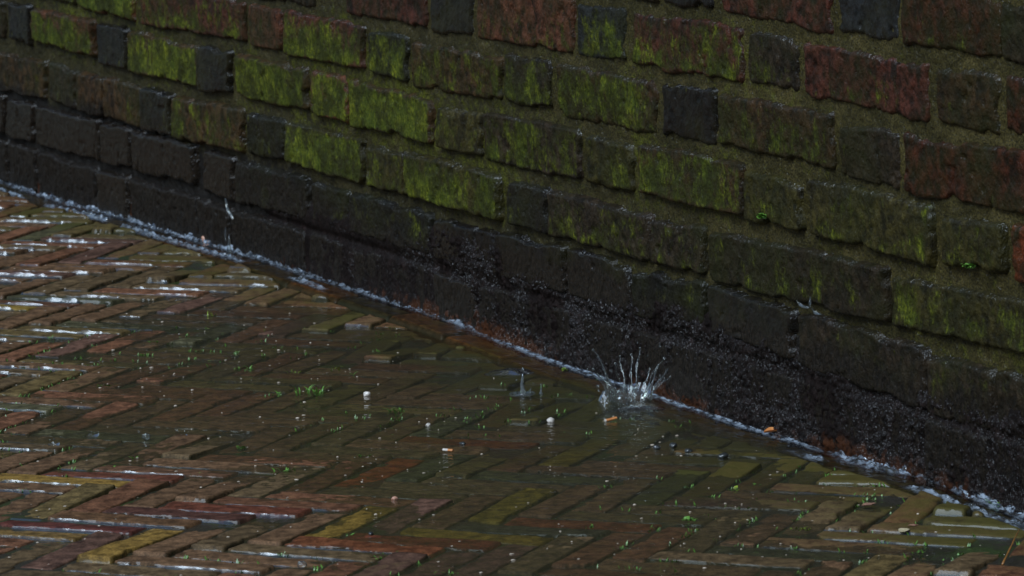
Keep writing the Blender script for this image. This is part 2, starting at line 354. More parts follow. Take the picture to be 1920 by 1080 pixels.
def paver_mat():
    t = NT('wet paving brick'); o = t.obj()
    bc = t.attr('bcol').outputs['Color']; mk = t.sep(t.attr('msk').outputs['Color'])
    big = t.noise(o, 7, 4, 0.6); med = t.noise(o, 55, 5, 0.65); fine = t.noise(o, 420, 4, 0.65)
    v = t.math('MULTIPLY', t.rng(med, 0.3, 0.7, 0.45, 1.5), t.rng(fine, 0.3, 0.7, 0.55, 1.4))
    col = t.mix(1.0, bc, t.n('CombineColor', {0: v, 1: v, 2: v}).outputs[0], 'MULTIPLY')
    a = t.math('ADD', mk.outputs[0], t.math('ADD', t.math('MULTIPLY', t.math('SUBTRACT', med, 0.5), 1.0), t.math('MULTIPLY', t.math('SUBTRACT', big, 0.5), 1.0)))
    col = t.mix(t.rng(a, 0.3, 0.9, 0.0, 0.85), col, t.mix(fine, c4(0.038, 0.044, 0.010), c4(0.090, 0.088, 0.022)))
    col = t.mix(mk.outputs[1], col, t.mix(fine, c4(0.008, 0.010, 0.005), c4(0.022, 0.026, 0.010)))
    nb = t.bump(t.math('ADD', t.math('MULTIPLY', fine, 0.8), med), 0.55, 0.0016)
    cn = t.bump(t.noise(o, 38, 2, 0.5), 0.2, 0.0018)
    return t.end(t.pbsdf(Base_Color=col, Roughness=0.6, Specular_IOR_Level=0.15, Coat_Weight=t.math('ADD', 0.05, t.math('MULTIPLY', mk.outputs[2], 0.25)), Coat_Roughness=0.10, Coat_IOR=1.6, Normal=nb, Coat_Normal=cn))

def joint_mat():
    t = NT('wet joint sand'); o = t.obj()
    big = t.noise(o, 8, 4, 0.6); fine = t.noise(o, 350, 5, 0.7); med = t.noise(o, 60, 4, 0.6)
    col = t.ramp(fine, [(0.3, (0.012, 0.012, 0.008)), (0.55, (0.035, 0.032, 0.022)), (0.75, (0.09, 0.085, 0.065))])
    col = t.mix(t.rng(t.math('ADD', big, t.math('MULTIPLY', med, 0.6)), 0.75, 1.0), col, t.mix(fine, c4(0.02, 0.04, 0.008), c4(0.05, 0.09, 0.015)))
    nb = t.bump(fine, 0.8, 0.003)
    return t.end(t.pbsdf(Base_Color=col, Roughness=0.5, Coat_Weight=0.8, Coat_Roughness=0.12, Normal=nb, Coat_Normal=t.bump(med, 0.4, 0.002)))

def water_mat(name, murk_glint, murk_glint_col, bump_scale, bump_str, bump_dist, rough=0.02, boost=1.0):
    t = NT(name); o = t.obj()
    h = t.math('ADD', t.noise(o, bump_scale, 3, 0.5), t.math('MULTIPLY', t.noise(t.mapv(o, (1, 1, 1)), bump_scale * 3.3, 2, 0.5), 0.4))
    nb = t.bump(h, bump_str, bump_dist)
    fr = t.n('Fresnel', {'IOR': 1.36, 'Normal': nb}).outputs[0]
    fr = t.math('MULTIPLY', fr, boost, clamp=True)
    tr = t.n('BsdfTransparent', {'Color': c4(0.96, 0.97, 0.93)}).outputs[0]
    df = t.n('BsdfDiffuse', {'Color': c4(*murk_glint_col)}).outputs[0]
    gl = t.n('BsdfGlossy', {'Color': c4(1, 1, 1), 'Roughness': rough, 'Normal': nb}).outputs[0]
    a = t.n('MixShader', {0: murk_glint, 1: tr, 2: df}).outputs[0]
    return t.end(t.n('MixShader', {0: fr, 1: a, 2: gl}).outputs[0])

def run_mat(name, foam_glint_col):
    t = NT(name); o = t.obj(); f = t.sep(t.attr('msk').outputs['Color']).outputs[0]
    al = t.mapv(t.n('Mapping', {'Vector': o, 'Rotation': (0, 0, -math.radians(115.6))}).outputs[0], (0.35, 1, 1))
    h = t.math('ADD', t.noise(al, 130, 2, 0.5), t.math('MULTIPLY', t.noise(al, 330, 1, 0.5), 0.3))
    nb = t.bump(h, t.math('ADD', 0.35, t.math('MULTIPLY', f, 0.65), clamp=True), 0.005)
    fr = t.n('Fresnel', {'IOR': 1.34, 'Normal': nb}).outputs[0]
    fr = t.math('MULTIPLY', fr, t.math('ADD', 1.0, t.math('MULTIPLY', f, 3.5)), clamp=True)
    tr = t.n('BsdfTransparent', {'Color': c4(0.94, 0.95, 0.92)}).outputs[0]
    df = t.n('BsdfDiffuse', {'Color': c4(*foam_glint_col), 'Normal': nb}).outputs[0]
    gl = t.n('BsdfGlossy', {'Color': c4(1, 1, 1), 'Roughness': 0.06, 'Normal': nb}).outputs[0]
    br = t.math('MULTIPLY', f, t.rng(t.noise(al, 150, 3, 0.6), 0.40, 0.60, 0.05, 0.85))
    a = t.n('MixShader', {0: br, 1: tr, 2: df}).outputs[0]
    return t.end(t.n('MixShader', {0: fr, 1: a, 2: gl}).outputs[0])

def simple_mat(name, c1, c2, scale=200, rough=0.4, coat=0.5, bump=0.5):
    t = NT(name); o = t.obj(); f = t.noise(o, scale, 4, 0.6)
    return t.end(t.pbsdf(Base_Color=t.mix(t.rng(f, 0.3, 0.7), c4(*c1), c4(*c2)), Roughness=rough, Coat_Weight=coat, Coat_Roughness=0.15, Normal=t.bump(f, bump, 0.001)))

MOSS = [(0.014, 0.019, 0.002), (0.072, 0.096, 0.008), (0.32, 0.36, 0.028), (0.030, 0.060, 0.008)]
MORT = [(0.028, 0.026, 0.007), (0.048, 0.043, 0.013), (0.086, 0.075, 0.026)]
M_brick = wall_brick_mat(); M_mortar = mortar_mat(); M_crust = crust_mat(); M_paver = paver_mat(); M_joint = joint_mat()
M_puddle = water_mat('puddle water', 0.13, (0.105, 0.100, 0.056), 30, 0.6, 0.004)
M_glint = water_mat('joint water with painted glint', 0.12, (0.18, 0.27, 0.42), 45, 0.15, 0.003, 0.16, 3.0)  # blue sky glint put into the diffuse colour of the strips
M_run = run_mat('running water', (0.46, 0.53, 0.62))  # pale blue colour stands for foam and for sky reflected on the ripples
M_splash = water_mat('splashing water', 0.06, (0.5, 0.58, 0.66), 120, 0.3, 0.003, 0.03, 1.35)
M_jet = water_mat('rebounding water', 0.14, (0.5, 0.58, 0.66), 120, 0.3, 0.003, 0.03, 2.4)

# ---------------------------------------------------------------- levels
ZB_U = [-3, 0.1, 0.3, 0.5, 0.8, 1.05, 1.4, 1.75, 2.2, 2.5, 2.8, 3.2, 3.6, 4.0, 9]
ZB_Z = [0, 0, 0.006, 0.001, -0.002, 0, 0.003, 0.013, 0.015, 0.016, 0.011, 0.009, -0.001, 0.005, 0.005]
def zb(u): return np.interp(u, ZB_U, ZB_Z)
HX = np.array(HEIGHTS)
def zg(x, y):
    x = np.asarray(x, float); y = np.asarray(y, float)
    d2 = (x[..., None] - HX[:, 0]) ** 2 + ((y[..., None] - HX[:, 1]) * 0.6) ** 2
    w = np.exp(-d2 / (2 * 0.13 ** 2)) + 1e-9
    far = 0.02
    h = ((w * (HX[:, 2] * 0.9 - 2.0)).sum(-1) + far * 2) / (w.sum(-1) + far) / 1000
    u, p = up_of(x, y)
    return h + zb(u) * np.exp(-np.clip(p, 0, None) / 0.07)

# ---------------------------------------------------------------- the wall
BASE = dict(d=(0.024, 0.017, 0.011), k=(0.007, 0.006, 0.0065), p=(0.062, 0.020, 0.014), b=(0.013, 0.015, 0.018), r=(0.044, 0.012, 0.006),
            s=(0.095, 0.036, 0.021), n=(0.045, 0.025, 0.011), o=(0.036, 0.032, 0.009), f=(0.17, 0.036, 0.015))
ROWH = dict(C=0.0018, B=0.0018, A=0.0032, D=0.0048, E=0.0052, F=0.004, G=0.005)

def wall_dark(u, z):
    return sstep(0.215, 0.13, z + 0.030 * fbm(u * 7, z * 9, 31) + 0.018 * sstep(2.6, 1.2, u) - 0.032 * sstep(2.2, 3.4, u))

def add_wall_brick(mb, q, ty, moss, row, seed, step=0.0026):
    q = np.array(q).reshape(4, 2)                       # TL TR BR BL in (u, z)
    q = q + np.array([[1, 1], [-1, 1], [-1, -1], [1, -1]]) * np.array([0.0066, 0.0058])
    wu = (abs(q[0, 0] - q[1, 0]) + abs(q[3, 0] - q[2, 0])) / 2; hz = (q[0, 1] + q[1, 1] - q[2, 1] - q[3, 1]) / 2
    nx = max(8, int(wu / step) + 1); nz = max(8, int(hz / step) + 1)
    s = np.linspace(0, 1, nx)[None, :]; t = np.linspace(0, 1, nz)[:, None]
    U = (q[3, 0] * (1 - s) + q[2, 0] * s) * (1 - t) + (q[0, 0] * (1 - s) + q[1, 0] * s) * t
    Z = (q[3, 1] * (1 - s) + q[2, 1] * s) * (1 - t) + (q[0, 1] * (1 - s) + q[1, 1] * s) * t
    r = np.random.default_rng(seed)
    U = U + 0.0035 * fbm(U * 30, Z * 30, 5, 3); Z = Z + 0.0050 * fbm(U * 17 + 9, Z * 30, 6, 3)
    X = (s - 0.5) * wu + 0 * t; Y = (t - 0.5) * hz + 0 * s
    rc = 0.010
    ax = np.abs(X) - (wu / 2 - rc); ay = np.abs(Y) - (hz / 2 - rc)
    sd = np.hypot(np.clip(ax, 0, None), np.clip(ay, 0, None)) + np.minimum(np.maximum(ax, ay), 0) - rc
    chip = np.clip(fbm(U * 22 + seed, Z * 22, 8, 4) - 0.12, 0, 1)
    d = -sd - 0.0012 - 0.0016 * np.clip(fbm(U * 55, Z * 75, 9, 3) + 0.3, 0, 1) - 0.018 * chip * sstep(0.03, 0.0, -sd)
    H = ROWH[row] * (0.5 + 1.0 * r.random()) + 0.0012
    rr = 0.0035 + 0.004 * r.random()
    e = np.clip(d / rr, 0, 1)
    prof = np.sqrt(np.clip(1 - (1 - e) ** 2, 0, 1))
    rough = 0.6 if ty in 'kb' and moss < 3 else 1.0
    P = (H + 0.009) * prof - 0.009 + rough * prof * (0.0024 * fbm(U * 16 + seed, Z * 18, 12, 4) + 0.0017 * fbm(U * 110, Z * 60, 13, 3))
    pit = np.clip(fbm(U * 55 + 3, Z * 55, 14, 2) - 0.55, 0, 1) * 0.011
    P = P - pit * prof + (X / wu * (r.random() - 0.5) * 0.006 + Y / hz * (r.random() - 0.35) * 0.006)
    tz = t + 0 * s
    ms = moss / 9.0 * (0.97 + 0.12 * sstep(1.2, 2.4, U))
    low = 0.55 if ty in 'psb' else 0.25
    m = ms * 0.95 + low * (0.42 - tz) * (1 if moss > 1 else 0.3) + 0.12 * fbm(U * 9, Z * 9, 15, 3)
    m = m * (0.35 + 0.65 * sstep(0.0, 0.012, d))
    dk = wall_dark(U, Z) * (0.62 if row in 'EF' and moss >= 3 else 1)
    col = np.array(BASE[ty]) * (0.8 + 0.4 * r.random())
    wetm = sstep(0.0065, 0.0015, d) * sstep(0.36, 0.54, vn(U * 22 + seed, Z * 30, 16)) * (0.04 + 0.96 * sstep(0.72, 0.94, tz)) * (1 - 0.65 * dk)
    msk = np.stack([m, dk, np.full_like(m, 1.0 if (ty in 'kb' and moss < 3) else 0.0), wetm], -1)
    mb.grid(wall_pt(U, Z, P), None, bcol=np.broadcast_to(col, U.shape + (3,)), msk=msk)

wall = empty('brick_wall', tuple(W0))
tag(wall, 'old red brick wall, patched with green moss and blackened along its wet foot', 'wall')
REL = tuple(W0)
mb = MB()
for i, b in enumerate(BRICKS):
    add_wall_brick(mb, b[1:9], b[0], b[9], b[10], 100 + i)
# bricks of the same courses outside the picture, and the courses above it
ROWZ = dict(G=(0.006, 0.084), F=(0.105, 0.175), E=(0.193, 0.262), D=(0.290, 0.362), A=(0.385, 0.455), B=(0.476, 0.547), C=(0.570, 0.645))
k = 500
for row, (z0, z1) in ROWZ.items():
    bs = [b for b in BRICKS if b[10] == row]
    hi = max([max(b[1], b[7]) for b in bs] + [-1.2]); lo = min([min(b[3], b[5]) for b in bs] + [-1.2 if not bs else 9])
    for (u, end, sg) in ((hi + 0.022, 5.8, 1), (lo - 0.022, -1.5, -1)):
        j = 0
        if not bs and sg < 0: continue
        while (end - u) * sg > 0:
            w = (0.315, 0.142)[j % 2]; j += 1
            a, c = (u + w, u) if sg > 0 else (u, u - w)
            add_wall_brick(mb, (a, z1, c, z1, c, z0, a, z0), random.choice('dknpo'), random.choice((1, 3, 5)) if row != 'G' else 1, row, k, 0.0026 if row == 'G' else 0.008)
            u += sg * (w + 0.022); k += 1
for r_ in range(8):
    u = -1.5 + (r_ % 2) * 0.24; j = 0
    while u < 5.8:
        w = (0.315, 0.142)[j % 2]; j += 1; z0 = 0.665 + r_ * 0.0937
        add_wall_brick(mb, (u + w, z0 + .073, u, z0 + .073, u, z0, u + w, z0), random.choice('dnpprs'), random.choice((0, 1, 2, 3)), 'C', k, 0.012)
        u += w + 0.022; k += 1
mb.build('brickwork', M_brick, wall, rel=REL)

mb = MB()
for (ua, ub, za, zc, st) in ((-0.25, 4.35, -0.03, 0.70, 0.003),):
    u = np.linspace(ub, ua, int((ub - ua) / st)); z = np.linspace(za, zc, int((zc - za) / st))
    U, Z = np.meshgrid(u, z)
    P = -0.0020 + 0.0030 * fbm(U * 20, Z * 24, 41, 4) + 0.0022 * fbm(U * 130, Z * 130, 42, 3) - 0.003 * sstep(0.40, 0.22, Z) - 0.002 * sstep(1.5, 3.0, U)
    num = np.zeros_like(U); den = np.full_like(U, 1e-4)
    for b in BRICKS:
        w_ = np.exp(-((U - (b[1] + b[5]) / 2) / (0.55 * abs(b[1] - b[3]))) ** 2 - ((Z - (b[2] + b[6]) / 2) / 0.055) ** 2)
        num += w_ * b[9] / 9.0; den += w_
    m = 0.62 * num / den + 0.22 * fbm(U * 9, Z * 9, 43, 3)
    age = 0.75 * sstep(0.5, 2.2, U + 1.2 * (0.42 - Z))
    mb.grid(wall_pt(U, Z, P), None, msk=np.stack([m, wall_dark(U, Z) * 0.9, age], -1))
def flat_strip(u1, u0, z0, z1, p=-0.002, n=30):
    U, Z = np.meshgrid(np.linspace(u1, u0, n), np.linspace(z0, z1, 6))
    mb.grid(wall_pt(U, Z, p + 0.002 * fbm(U * 20, Z * 20, 44)), None, msk=np.stack([U * 0 + 0.2, wall_dark(U, Z), U * 0], -1))
flat_strip(5.9, 4.35, -0.03, 0.70); flat_strip(-0.25, -1.6, -0.03, 0.70); flat_strip(5.9, -1.6, 0.70, 1.42, n=120)
mb.build('mortar', M_mortar, wall, rel=REL)

# body of the wall behind the facing, with a sloped coping
mb = MB()
def slab(u0, u1, p0, p1, z0, z1, zt=None):
    zt = z1 if zt is None else zt
    V = [wall_pt(np.array(u), z, p) for u in (u0, u1) for p, z in ((p0, z0), (p1, z0), (p1, z1), (p0, zt))]
    mb.add(np.array(V).reshape(-1, 3), [(0, 1, 2, 3), (7, 6, 5, 4), (0, 4, 5, 1), (1, 5, 6, 2), (2, 6, 7, 3), (3, 7, 4, 0)], msk=np.full((8, 3), 0.2))
slab(-1.6, 5.9, -0.34, -0.014, -0.3, 1.425)
mb.build('wall_core', M_mortar, wall, smooth=False, rel=REL)
mb = MB(); slab(-1.62, 5.92, -0.37, 0.045, 1.428, 1.475, 1.50)
mb.build('coping', simple_mat('grey coping', (0.06, 0.06, 0.05), (0.14, 0.14, 0.12), 40), wall, smooth=False, rel=REL)

# black granular crust over the foot of the wall
mb = MB()
st = 0.0021
u = np.linspace(4.3, -0.3, int(4.6 / st)); z = np.linspace(-0.035, 0.215, int(0.25 / st))
U, Z = np.meshgrid(u, z)
top = 0.105 + 0.035 * fbm(U * 4, U * 0, 51, 3) + 0.02 * fbm(U * 14, Z * 8, 52, 3) + 0.052 * np.exp(-((U - 1.65) / 0.75) ** 2) + 0.022 * sstep(1.5, 0.9, U)
cov = sstep(top + 0.025, top - 0.035, Z) * (1 - 0.35 * sstep(2.2, 3.0, U))
base = -0.022 + 0.026 * cov
jz = np.exp(-((Z - 0.094 - 0.004 * fbm(U * 6, Z * 0, 53)) / 0.008) ** 2)
ph = (U + 0.13) % 0.4935
jv = np.maximum(np.exp(-((ph - 0.02) / 0.008) ** 2), np.exp(-((ph - 0.355) / 0.008) ** 2)) * (Z < 0.094)
base = base - np.maximum(jz, jv) * (0.0065 + 0.004 * sstep(1.6, 2.6, U)) * (0.4 + 0.6 * vn(U * 5, Z * 5, 54))
gran = 0.0064 * np.abs(fbm(U * 165, Z * 85, 55, 2)) + 0.0036 * fbm(U * 300, Z * 190, 56, 2) + 0.0040 * fbm(U * 26, Z * 20, 57, 3)
gv = sstep(0.30, 0.62, vn(U * 3.1, Z * 9, 60) + 0.35 * fbm(U * 14, Z * 20, 61, 3))
gran = gran * (1 - 0.62 * sstep(1.7, 2.7, U)) * (0.35 + 0.75 * np.maximum(gv, 0.65 * sstep(2.0, 1.3, U))) + 0.0022 * fbm(U * 60, Z * 12, 62, 3)
spark = (0.25 + 0.75 * np.maximum(gv, 0.6 * sstep(2.0, 1.3, U))) * (1 - 0.55 * sstep(1.7, 2.7, U)) * sstep(0.2, 0.5, vn(U * 18, Z * 14, 63))
P = base + gran * cov + 0.004 * sstep(0.05, 0.0, Z)
rust = sstep(0.065, 0.0, Z - zb(U)) * (0.40 + 0.6 * vn(U * 4, Z * 4, 58))
green = 0.25 * sstep(0.07, 0.13, Z) + 0.30 * (vn(U * 3, Z * 6, 59) - 0.5)
mb.grid(wall_pt(U, Z, P), P > -0.016, msk=np.stack([rust, green, spark], -1))
mb.build('base_crust', M_crust, wall, rel=REL)

# ---------------------------------------------------------------- paving
def pave_pos(i, m):
    i = np.asarray(i, float); m = np.asarray(m, float)
    a = 0.05 * (-55.143 + 1.0347 * (i + 55) - 0.0167 * (m - 105)); b = 0.05 * (105.379 + 0.0136 * (i + 55) + 1.0329 * (m - 105))
    return a[..., None] * EA[:2] + b[..., None] * EB[:2]
PCOL = [((0.130, 0.080, 0.047), 50), ((0.146, 0.072, 0.043), 20), ((0.108, 0.078, 0.044), 30), ((0.130, 0.064, 0.038), 6), ((0.118, 0.090, 0.040), 9), ((0.080, 0.080, 0.047), 9), ((0.110, 0.064, 0.050), 6)]
PCS = [c for c, w in PCOL for _ in range(w)]
YEL = (0.25, 0.165, 0.045)
SPECIAL_IDX = {(-62, 103, 'H'): YEL, (-55, 95, 'V'): YEL, (-51, 99, 'V'): (0.16, 0.11, 0.026), (-49, 100, 'H'): (0.18, 0.13, 0.028), (-53, 105, 'V'): (0.19, 0.058, 0.024), (-47, 102, 'H'): (0.13, 0.050, 0.026),
               (-50, 99, 'H'): (0.14, 0.046, 0.026), (-56, 101, 'H'): (0.14, 0.050, 0.032), (-61, 104, 'H'): (0.12, 0.046, 0.030), (-59, 98, 'H'): (0.105, 0.036, 0.030), (-60, 97, 'H'): (0.15, 0.10, 0.036), (-51, 98, 'H'): (0.13, 0.05, 0.024),
               (-57, 100, 'H'): (0.095, 0.045, 0.036), (-58, 99, 'H'): (0.115, 0.066, 0.036), (-60, 105, 'H'): (0.11, 0.062, 0.038), (-48, 101, 'H'): (0.07, 0.066, 0.045)}
SPECIAL = [((0.047, 5.806), (0.14, 0.11, 0.024)), ((0.133, 6.151), (0.13, 0.10, 0.022)), ((0.186, 6.318), (0.18, 0.12, 0.022)), ((-0.811, 7.413), (0.19, 0.135, 0.032)), ((-0.103, 6.192), (0.15, 0.05, 0.024))]
mb = MB()
GUT = -0.056
STRIPS = []
def add_paver(i0, m0, di, dm, seed, step, col, edge):
    r = np.random.default_rng(seed)
    na = max(5, int(di * 0.0517 / step)); nb = max(5, int(dm * 0.0517 / (step if step > .006 else 0.0016)))
    if di < dm: na = max(5, int(0.0517 / (step if step > .006 else 0.0022))); nb = max(5, int(dm * 0.0517 / step))
    s = np.linspace(0, 1, na)[None, :]; t = np.linspace(0, 1, nb)[:, None]
    off = (r.random(2) - 0.5) * 0.06; rot = (r.random() - 0.5) * 0.016
    ii = i0 + di * s + 0 * t; mm = m0 + dm * t + 0 * s
    ci = i0 + di / 2; cm = m0 + dm / 2
    ii, mm = ci + (ii - ci) - rot * (mm - cm) + off[0], cm + (mm - cm) + rot * (ii - ci) + off[1]
    xy = pave_pos(ii, mm); x = xy[..., 0]; y = xy[..., 1]
    xx = (s - 0.5) * di * 0.0517 + 0 * t; yy = (t - 0.5) * dm * 0.0517 + 0 * s
    hx = di * 0.0517 / 2 - 0.0010; hy = dm * 0.0517 / 2 - 0.0010; rc = 0.004
    ax = np.abs(xx) - (hx - rc); ay = np.abs(yy) - (hy - rc)
    sd = np.hypot(np.clip(ax, 0, None), np.clip(ay, 0, None)) + np.minimum(np.maximum(ax, ay), 0) - rc
    u, p = up_of(x, y)
    d = np.minimum(-sd, p - 0.056 + 0.004 * fbm(x * 30, y * 30, 61, 2))
    if (d < 0).all(): return
    d = d - 0.0016 * np.clip(fbm(x * 70, y * 70, 62, 3) + 0.25, 0, 1) - 0.016 * np.clip(fbm(x * 28 + seed, y * 28, 63, 3) - 0.14, 0, 1)
    rr = 0.0025 + 0.002 * r.random() + 0.003 * edge
    e = np.clip(d / rr, 0, 1); prof = np.sqrt(np.clip(1 - (1 - e) ** 2, 0, 1))
    pc = pave_pos(np.array(ci), np.array(cm)); zc = zg(pc[0], pc[1])
    dry = float(sstep(-0.0008, 0.0022, zc)); front = di > dm
    rr = rr * (1 + 0.2 * dry); steep = 0.8 + 0.9 * dry * sstep(0.2, 0.8, -yy / (dm * 0.0259))
    e = np.clip(d / rr, 0, 1); prof = np.sqrt(np.clip(1 - (1 - e) ** 2, 0, 1))
    tl = (-0.050 if front else -0.014) * dry * r.uniform(0.15, 1.5)
    h = yy * tl + zg(x, y) * 0.35 + zc * 0.65 + r.normal() * (0.0009 + 0.0012 * edge) + xx * r.normal() * 0.007 + yy * r.normal() * (0.020 + 0.04 * edge)
    h = h + 0.0010 * fbm(x * 20, y * 20, 64, 3) + 0.0009 * fbm(x * 110, y * 110, 65, 3) * sstep(0.005, 0.010, d)
    if step < 0.01 and dry > 0.12 and r.random() < (0.95 if front else 0.5):
        STRIPS.append((x[0], y[0], h[0] - 0.0006, float(zc) - 0.0024, r.random(3), front))
    z_ = h - np.minimum(rr * steep, 0.010) * (1 - prof) - 0.012 * sstep(0.0004, -0.0006, d)
    alg = 0.02 + 0.30 * sstep(0.75, 0.15, p) * sstep(-0.5, 0.4, x) + 0.50 * sstep(0.30, 0.08, p) + 0.24 * sstep(0.002, -0.005, zc) + 0.12 * r.normal()
    col = np.array(col) * (0.85 + 0.3 * r.random())
    mb.grid(np.stack([x, y, z_], -1), None, bcol=np.broadcast_to(col, x.shape + (3,)), msk=np.stack([alg + 0 * x, 0.9 * (1 - sstep(0, 0.0025, d)), (1 - sstep(0.004, 0.008, d)) * sstep(-0.004, -0.001, z_)], -1))
seed = 3000
for a in range(-105, -15):
    for b in range(85, 190):
        d8 = (a - b) % 8
        for (di, dm, ok) in ((4, 1, (a - (b + 1)) % 8 == 2), (1, 4, (a - b) % 8 == 2)):
            if not ok: continue
            c = pave_pos(np.array(a + di / 2), np.array(b + dm / 2)); x, y = c
            u, p = up_of(x, y)
            if p < -0.03 or y < 4.6 or y > 11.5 or u > 5.6 or x < -0.117 * y - 0.7 or u < -1.2: continue
            vis = y > 5.15 and x > -0.117 * y - 0.14 and y < 9.4 and x < 0.118 * y + 0.15
            seed += 1
            col = random.choice(PCS)
            key = (a, b, 'H' if di > dm else 'V')
            for (sx, sy), sc_ in SPECIAL:
                q_ = (np.array([sx, sy]) - c); la = abs(q_ @ EA[:2]); lb = abs(q_ @ EB[:2])
                if la < di * 0.0259 and lb < dm * 0.0259: col = sc_
            col = SPECIAL_IDX.get(key, col)
            rgt = float(sstep(0.30, 0.10, p)) if u < 1.1 else 0.3 * float(sstep(0.3, 0.1, p))
            add_paver(a, b, di, dm, seed, 0.0042 if vis else 0.02, col, rgt)
pav = mb.build('pavement', M_paver)
tag(pav, 'wet herringbone brick pavement running up to the mossy wall', kind='structure')

# gutter: one row of red bricks laid lengthwise along the wall
mb = MB()
u = -1.4
while u < 5.6:
    L = 0.2
    s = np.linspace(0, 1, 56)[None, :]; t = np.linspace(0, 1, 16)[:, None]
    U = u + L * (1 - s) + 0 * t; Pp = 0.054 - 0.054 * t + 0 * s
    dd = np.minimum(np.minimum(s, 1 - s) * L, np.minimum(t, 1.6 - t) * 0.054) - 0.002
    e = np.clip(dd / 0.006, 0, 1); prof = np.sqrt(1 - (1 - e) ** 2)
    zz = zb(U) - 0.007 + random.gauss(0, 0.0012) + 0.0012 * fbm(U * 30, Pp * 30, 71) - 0.010 * (1 - prof)
    col = np.array(random.choice([(0.075, 0.036, 0.014), (0.050, 0.032, 0.013), (0.095, 0.040, 0.013), (0.036, 0.028, 0.012)]))
    mb.grid(wall_pt(U, zz, Pp), None, bcol=np.broadcast_to(col, U.shape + (3,)), msk=np.stack([0.35 + 0.3 * fbm(U * 4, Pp * 20, 72), 0.8 * (1 - sstep(0, 0.005, dd)), 0 * U], -1))
    u += L + 0.006
tag(mb.build('gutter', M_paver), 'row of red gutter bricks under running water at the foot of the wall', kind='structure')

# joint sand under the paving and the ground around
mb = MB()
x = np.arange(-2.2, 1.9, 0.02); y = np.arange(4.0, 12.0, 0.02)
X, Y = np.meshgrid(x, y); u, p = up_of(X, Y)
Z = zg(X, Y) - 0.0032 + 0.0016 * fbm(X * 25, Y * 25, 81, 3) - 0.03 * sstep(0.07, 0.04, p)
mb.grid(np.stack([X, Y, Z], -1))
o = [(-40, -20), (40, -20), (40, 80), (-40, 80)]; i_ = [(-2.2, 4.0), (1.88, 4.0), (1.88, 11.98), (-2.2, 11.98)]
V = [(a, b, -0.03) for a, b in o] + [(a, b, -0.03) for a, b in i_]
mb.add(V, [(0, 1, 5, 4), (1, 2, 6, 5), (2, 3, 7, 6), (3, 0, 4, 7)])
tag(mb.build('ground', M_joint), 'dark wet sand in the joints and beneath the paving bricks', kind='structure')

# ---------------------------------------------------------------- water
mb = MB()
x = np.arange(-1.25, 1.3, 0.008); y = np.arange(4.9, 7.9, 0.012)
X, Y = np.meshgrid(x, y); u, p = up_of(X, Y)
Z = 0.0005 * fbm(X * 18, Y * 18, 91, 2) + 0 * X
for (rx, ry, amp, wl, R) in RIPPLES:
    rr = np.hypot(X - rx, Y - ry)
    Z = Z + amp * np.cos(rr / wl * 2 * math.pi) * np.exp(-(rr / R) ** 2)
mb.grid(np.stack([X, Y, Z], -1), p > 0.058)
tag(mb.build('puddle_water', M_puddle), 'shallow clear puddle lying over the herringbone bricks', kind='structure')

# water strips added along the raised brick edges, shaped and tinted as sky glints
mb = MB()
for (sx, sy, zt, zl, rv, front) in STRIPS:
    n = 60 if front else 24
    a0, a1 = 0.03 + 0.22 * rv[0] ** 2, 0.97 - 0.30 * rv[1] ** 2
    q_ = np.linspace(0, 1, n); k0 = np.linspace(0, 1, len(sx)); kk = a0 + (a1 - a0) * q_
    bx, by, bz = np.interp(kk, k0, sx), np.interp(kk, k0, sy), np.interp(kk, k0, zt)
    up_, pp_ = up_of(bx, by)
    if pp_.min() < 0.062: continue
    hh = np.clip(bz - zl + 0.0016, 0.0018, 0.0062 if front else 0.0036) * np.interp(by, [5.6, 6.4, 7.6], [0.85, 1.1, 1.5])
    mask = sstep(0, 0.05, q_) * sstep(1, 0.95, q_) * (0.35 + 0.65 * sstep(0.20, 0.34, vn(bx * 33 + 5, by * 33, 301)))
    hh = hh * (0.80 + 0.25 * fbm(bx * 60, by * 60, 302, 2)) * mask
    c_ = np.linspace(0, 1, 10)[:, None]
    wdt = 0.0052 * (0.8 + 0.4 * rv[2]) * (0.4 + 0.6 * mask)
    Y_ = -c_ * wdt[None, :] + 0.0012
    prof_ = 1.06 * (1 - c_) ** 1.45 - 0.06
    X3 = np.stack([bx[None] + EB[0] * Y_, by[None] + EB[1] * Y_, zl - 0.0004 + hh[None] * prof_], -1)
    mb.grid(X3[::-1], msk=np.full((10, n, 3), 0.9))
tag(mb.build('joint_water_glint', M_glint), 'thin water strips added along the raised brick edges, tinted blue as sky glints', kind='structure')

mb = MB()
st = 0.0024
u = np.arange(5.0, -0.9, -st); pp = np.linspace(0.062, -0.004, 30)
U, P = np.meshgrid(u, pp)
far = sstep(1.45, 1.75, U); near = sstep(0.66, 0.5, U)
A = 0.0056 * far + 0.0070 * near + 0.0012
wd_ = 0.009 + (0.005 + 0.014 * vn(U * 5, U * 0, 93)) * far + (0.002 + 0.026 * vn(U * 7, U * 0, 94)) * near
edge = sstep(wd_, wd_ * 0.35, P) * (0.55 + 0.45 * sstep(0.25, 0.5, vn(U * 11, P * 40, 92)))
n1 = fbm(U * 42, P * 210, 95, 3); n2 = fbm(U * 110, P * 280, 96, 2)
Z = zb(U) + 0.0005 + A * edge * (0.40 + 1.5 * n1 + 0.45 * n2)
Z = Z + 0.0055 * np.exp(-((P - 0.014) / 0.0042) ** 2) * (1 - far) * (1 - near) + 0.0008 * fbm(U * 40, P * 120, 97, 3)
seg = np.maximum(sstep(0.62, 0.48, U), sstep(1.9, 2.3, U)) * sstep(0.24, 0.34, vn(U * 9, U * 0, 98))
